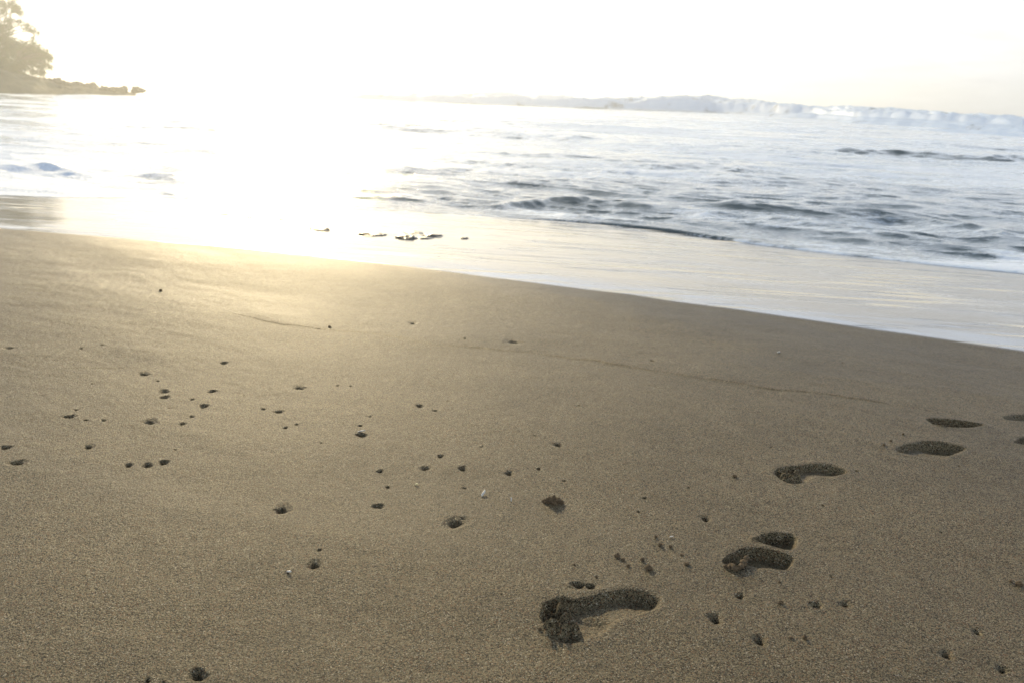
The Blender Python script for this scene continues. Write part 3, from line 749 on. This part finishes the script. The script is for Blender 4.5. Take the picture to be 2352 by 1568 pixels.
def tube(bmv, bmf, pts, rads, seg=7):
    base = len(bmv)
    for i, p in enumerate(pts):
        p = Vector(p); d = (Vector(pts[min(i + 1, len(pts) - 1)]) - Vector(pts[max(i - 1, 0)])).normalized()
        a = d.orthogonal().normalized(); b = d.cross(a)
        for j in range(seg):
            t_ = 2 * math.pi * j / seg; bmv.append(p + (a * math.cos(t_) + b * math.sin(t_)) * rads[i])
    for i in range(len(pts) - 1):
        for j in range(seg):
            k = (j + 1) % seg; bmf.append((base + i * seg + j, base + i * seg + k, base + (i + 1) * seg + k, base + (i + 1) * seg + j))
def tree(base, limbs, label, seed, dens=1.0):
    """limbs: list of (end xyz relative to base, clump radius, leaf count)"""
    rs = random.Random(seed)
    root = bpy.data.objects.new('ironwood_tree', None); COL.objects.link(root); root.location = base
    tag(root, label, 'tree', 'trees on the rocky point')
    tv, tf, lv, lf = [], [], [], []
    top = max(l[0][2] for l in limbs) * .8
    trunk = [Vector((0, 0, -1))] + [Vector((rs.uniform(-.3, .3) * k + .12 * k * k * .1, rs.uniform(-.3, .3), top * k / 6)) for k in range(1, 7)]
    tube(tv, tf, trunk, [.5, .42, .36, .3, .22, .14, .06])
    for (e, cr, n) in limbs:
        e = Vector(e)
        k = min(max(e.z * .62 / top, .05), .9) * 6; st = trunk[int(k)].lerp(trunk[min(int(k) + 1, 6)], k % 1)
        mid = st.lerp(e, .5) + Vector((0, 0, .8)) + Vector((rs.uniform(-.4, .4), rs.uniform(-.4, .4), 0))
        tube(tv, tf, [st, st.lerp(mid, .5) + Vector((0, 0, .3)), mid, mid.lerp(e, .6) + Vector((0, 0, .2)), e], [.16, .12, .09, .06, .025], 5)
        for _ in range(int(n / 14)):
            u = Vector((rs.gauss(0, 1), rs.gauss(0, 1), rs.gauss(0, .75)))
            u = u.normalized() * (rs.random() ** .45) * cr
            tip = e + u; 
            tube(tv, tf, [e.lerp(mid, rs.random() * .5), e + u * .5 + Vector((0, 0, .15)), tip], [.035, .025, .01], 3)
            for q in range(int(24 * dens)):                       # drooping needle sprays about a twig tip
                o = tip + Vector((rs.gauss(0, .28), rs.gauss(0, .28), rs.gauss(0, .22)))
                L = rs.uniform(.18, .5); wd = rs.uniform(.03, .075)
                d = Vector((rs.gauss(0, .55), rs.gauss(0, .55), -1 + rs.gauss(0, .5))).normalized() + u.normalized() * .5
                d = d.normalized() * L; s = d.cross(Vector((rs.random() - .5, rs.random() - .5, rs.random() - .5))).normalized() * wd
                b = len(lv); lv.extend([o - s * .5, o + d * .5 - s, o + d, o + d * .5 + s]); lf.append((b, b + 1, b + 2, b + 3))
    for nm, v, f, mt in (('trunk', tv, tf, M_BARK), ('crown', lv, lf, M_LEAF)):
        me = bpy.data.meshes.new(nm); me.from_pydata([tuple(q) for q in v], [], f); me.update(); me.materials.append(mt)
        if nm == 'trunk': me.polygons.foreach_set('use_smooth', [True] * len(me.polygons))
        o = bpy.data.objects.new(nm, me); COL.objects.link(o); o.parent = root
    return root
def limbs_px(base, dist, pts, seed):
    rs = random.Random(seed); out = []
    for (px, py, rad, n) in pts:
        x, y, z = at_r(px, py, dist + rs.uniform(-2.5, 2.5)); out.append(((x - base[0], y - base[1], z - base[2]), rad * dist / k0, n))
    return out
b1 = at_r(-14, 188, DL); b1 = (b1[0], b1[1], SEA + 2.0)
tree(b1, limbs_px(b1, DL, [(-40, 40, 26, 700), (-20, 90, 24, 700), (5, 62, 17, 700), (14, 92, 20, 900), (-5, 130, 26, 900), (12, 118, 20, 800), (30, 102, 14, 600), (36, 16, 8, 190), (43, 26, 9, 210), (30, 6, 10, 170), (4, 8, 12, 300), (-14, 20, 16, 500), (60, 58, 7, 110), (70, 66, 7, 120), (80, 73, 6, 110), (46, 50, 6, 110), (22, 46, 8, 170), (14, 26, 7, 90), (-50, -20, 26, 700), (10, -30, 20, 500), (30, -60, 18, 300)], 3),
     'tall ironwood tree cut by the left and top picture edges, with thin bare upper branches', 21)
b2 = at_r(34, 190, DL + 5); b2 = (b2[0], b2[1], SEA + 2.2)
tree(b2, limbs_px(b2, DL + 5, [(48, 108, 15, 700), (64, 112, 14, 600), (40, 128, 18, 900), (66, 130, 15, 800), (84, 122, 12, 520), (98, 120, 10, 300), (108, 128, 8, 230), (116, 134, 6, 110), (84, 136, 11, 480), (100, 144, 9, 260), (114, 152, 6, 120), (92, 156, 8, 260), (60, 150, 11, 480), (36, 150, 16, 800), (98, 168, 7, 150), (76, 166, 7, 160), (14, 152, 18, 800), (90, 106, 7, 120), (76, 96, 8, 120)], 5),
     'spreading ironwood tree with drooping branches reaching right over the rocks', 33)
b3 = at_r(-60, 186, DL + 12); b3 = (b3[0], b3[1], SEA + 2.4)
tree(b3, limbs_px(b3, DL + 12, [(-90, 60, 30, 900), (-60, 100, 30, 900), (-30, 130, 26, 900), (0, 150, 22, 800), (26, 166, 18, 700), (-90, 130, 30, 900), (-50, 160, 26, 700), (50, 172, 12, 420), (-120, 20, 26, 600)], 8),
     'dark bushy ironwood tree behind the other two at the left picture edge', 45)

# ------------------------------------------------------------------ light
EL, AZ = R(18), R(-15.8)
sv = Vector((math.cos(EL) * math.sin(AZ), math.cos(EL) * math.cos(AZ), math.sin(EL)))
ld = bpy.data.lights.new('sun', 'SUN'); ld.energy = 3.1; ld.angle = R(.9); ld.color = (1, .80, .47)
lo_ = bpy.data.objects.new('sun', ld); COL.objects.link(lo_); lo_.rotation_euler = sv.to_track_quat('Z', 'Y').to_euler(); lo_.location = (0, 0, 40)
N = NT('World', world=True)
S.world = N.m
sky = N.n('ShaderNodeTexSky', sky_type='NISHITA', sun_disc=False, sun_elevation=EL, sun_rotation=AZ, altitude=0, air_density=1.0, dust_density=.7, ozone_density=1.0)
tc = N.n('ShaderNodeTexCoord').outputs['Generated']
sx = N.n('ShaderNodeSeparateXYZ', ins={0: tc})
dv_ = N.math('ADD', N.math('MAXIMUM', sx.outputs[2], 0.0), .12)
pl = N.n('ShaderNodeCombineXYZ', ins={0: N.math('DIVIDE', sx.outputs[0], dv_), 1: N.math('DIVIDE', sx.outputs[1], dv_), 2: 0.0}).outputs[0]
cl = N.ramp(N.noise(pl, 1.1, 5, .55, dist=.3), .42, .68)
bw = N.n('ShaderNodeRGBToBW', ins={0: sky.outputs[0]}).outputs[0]
veil = N.n('ShaderNodeCombineColor', ins={0: N.math('MULTIPLY', bw, 1.04), 1: N.math('MULTIPLY', bw, 1.0), 2: N.math('MULTIPLY', bw, 1.05)}).outputs[0]
skyc = N.mix(N.ramp(sx.outputs[2], .03, .20, .97, .05), sky.outputs[0], veil)
dk = N.n('ShaderNodeVectorMath', operation='SCALE', ins={0: veil, 3: .9}).outputs[0]
skyc = N.mix(N.math('MULTIPLY', cl, .5), skyc, dk)
# a thin veil of high cloud over the whole sky, whitest low down and bluer towards the zenith
v1 = N.mix(N.ramp(sx.outputs[2], .08, .21), c4(5.9, 5.9, 5.9), c4(11.6, 12.8, 14.6))  # brighter band above the frame, added to lift reflections on sea and film
v1 = N.mix(N.ramp(sx.outputs[2], .27, .62), v1, c4(1.1, 1.4, 1.9))
v1 = N.n('ShaderNodeVectorMath', operation='SCALE', ins={0: v1, 3: N.ramp(N.noise(pl, 1.7, 6, .6, dist=.5), .3, .7, 1.08, .80)}).outputs[0]
skyc = N.mix(.86, skyc, v1)
bg = N.n('ShaderNodeBackground', ins={0: skyc, 1: .13})
N.n('ShaderNodeOutputWorld', ins={0: bg.outputs[0]})

# ------------------------------------------------------------------ sea spray haze
HD = .0017
me = bpy.data.meshes.new('haze')
X0, X1, Y0, Y1, Z0, Z1 = -960, 960, -960, 960, -4.2, 27
v = [(x, y, z) for x in (X0, X1) for y in (Y0, Y1) for z in (Z0, Z1)]
me.from_pydata(v, [], [(0, 1, 3, 2), (4, 6, 7, 5), (0, 4, 5, 1), (2, 3, 7, 6), (0, 2, 6, 4), (1, 5, 7, 3)]); me.update()
N = NT('haze')
pv = N.n('ShaderNodeVolumePrincipled', ins={'Color': c4(.90, .92, .90), 'Density': HD, 'Anisotropy': .7})
N.n('ShaderNodeOutputMaterial', ins={1: pv.outputs[0]})
me.materials.append(N.m)
ho = bpy.data.objects.new('haze', me); COL.objects.link(ho); tag(ho, kind='stuff')

S.render.engine = 'CYCLES'
S.view_settings.view_transform = 'Standard'; S.view_settings.look = 'None'
S.view_settings.exposure = .58; S.view_settings.gamma = 1
S.cycles.use_denoising = True
S.render.resolution_x = 1024; S.render.resolution_y = 682
print('built', len(P3), len(P2))
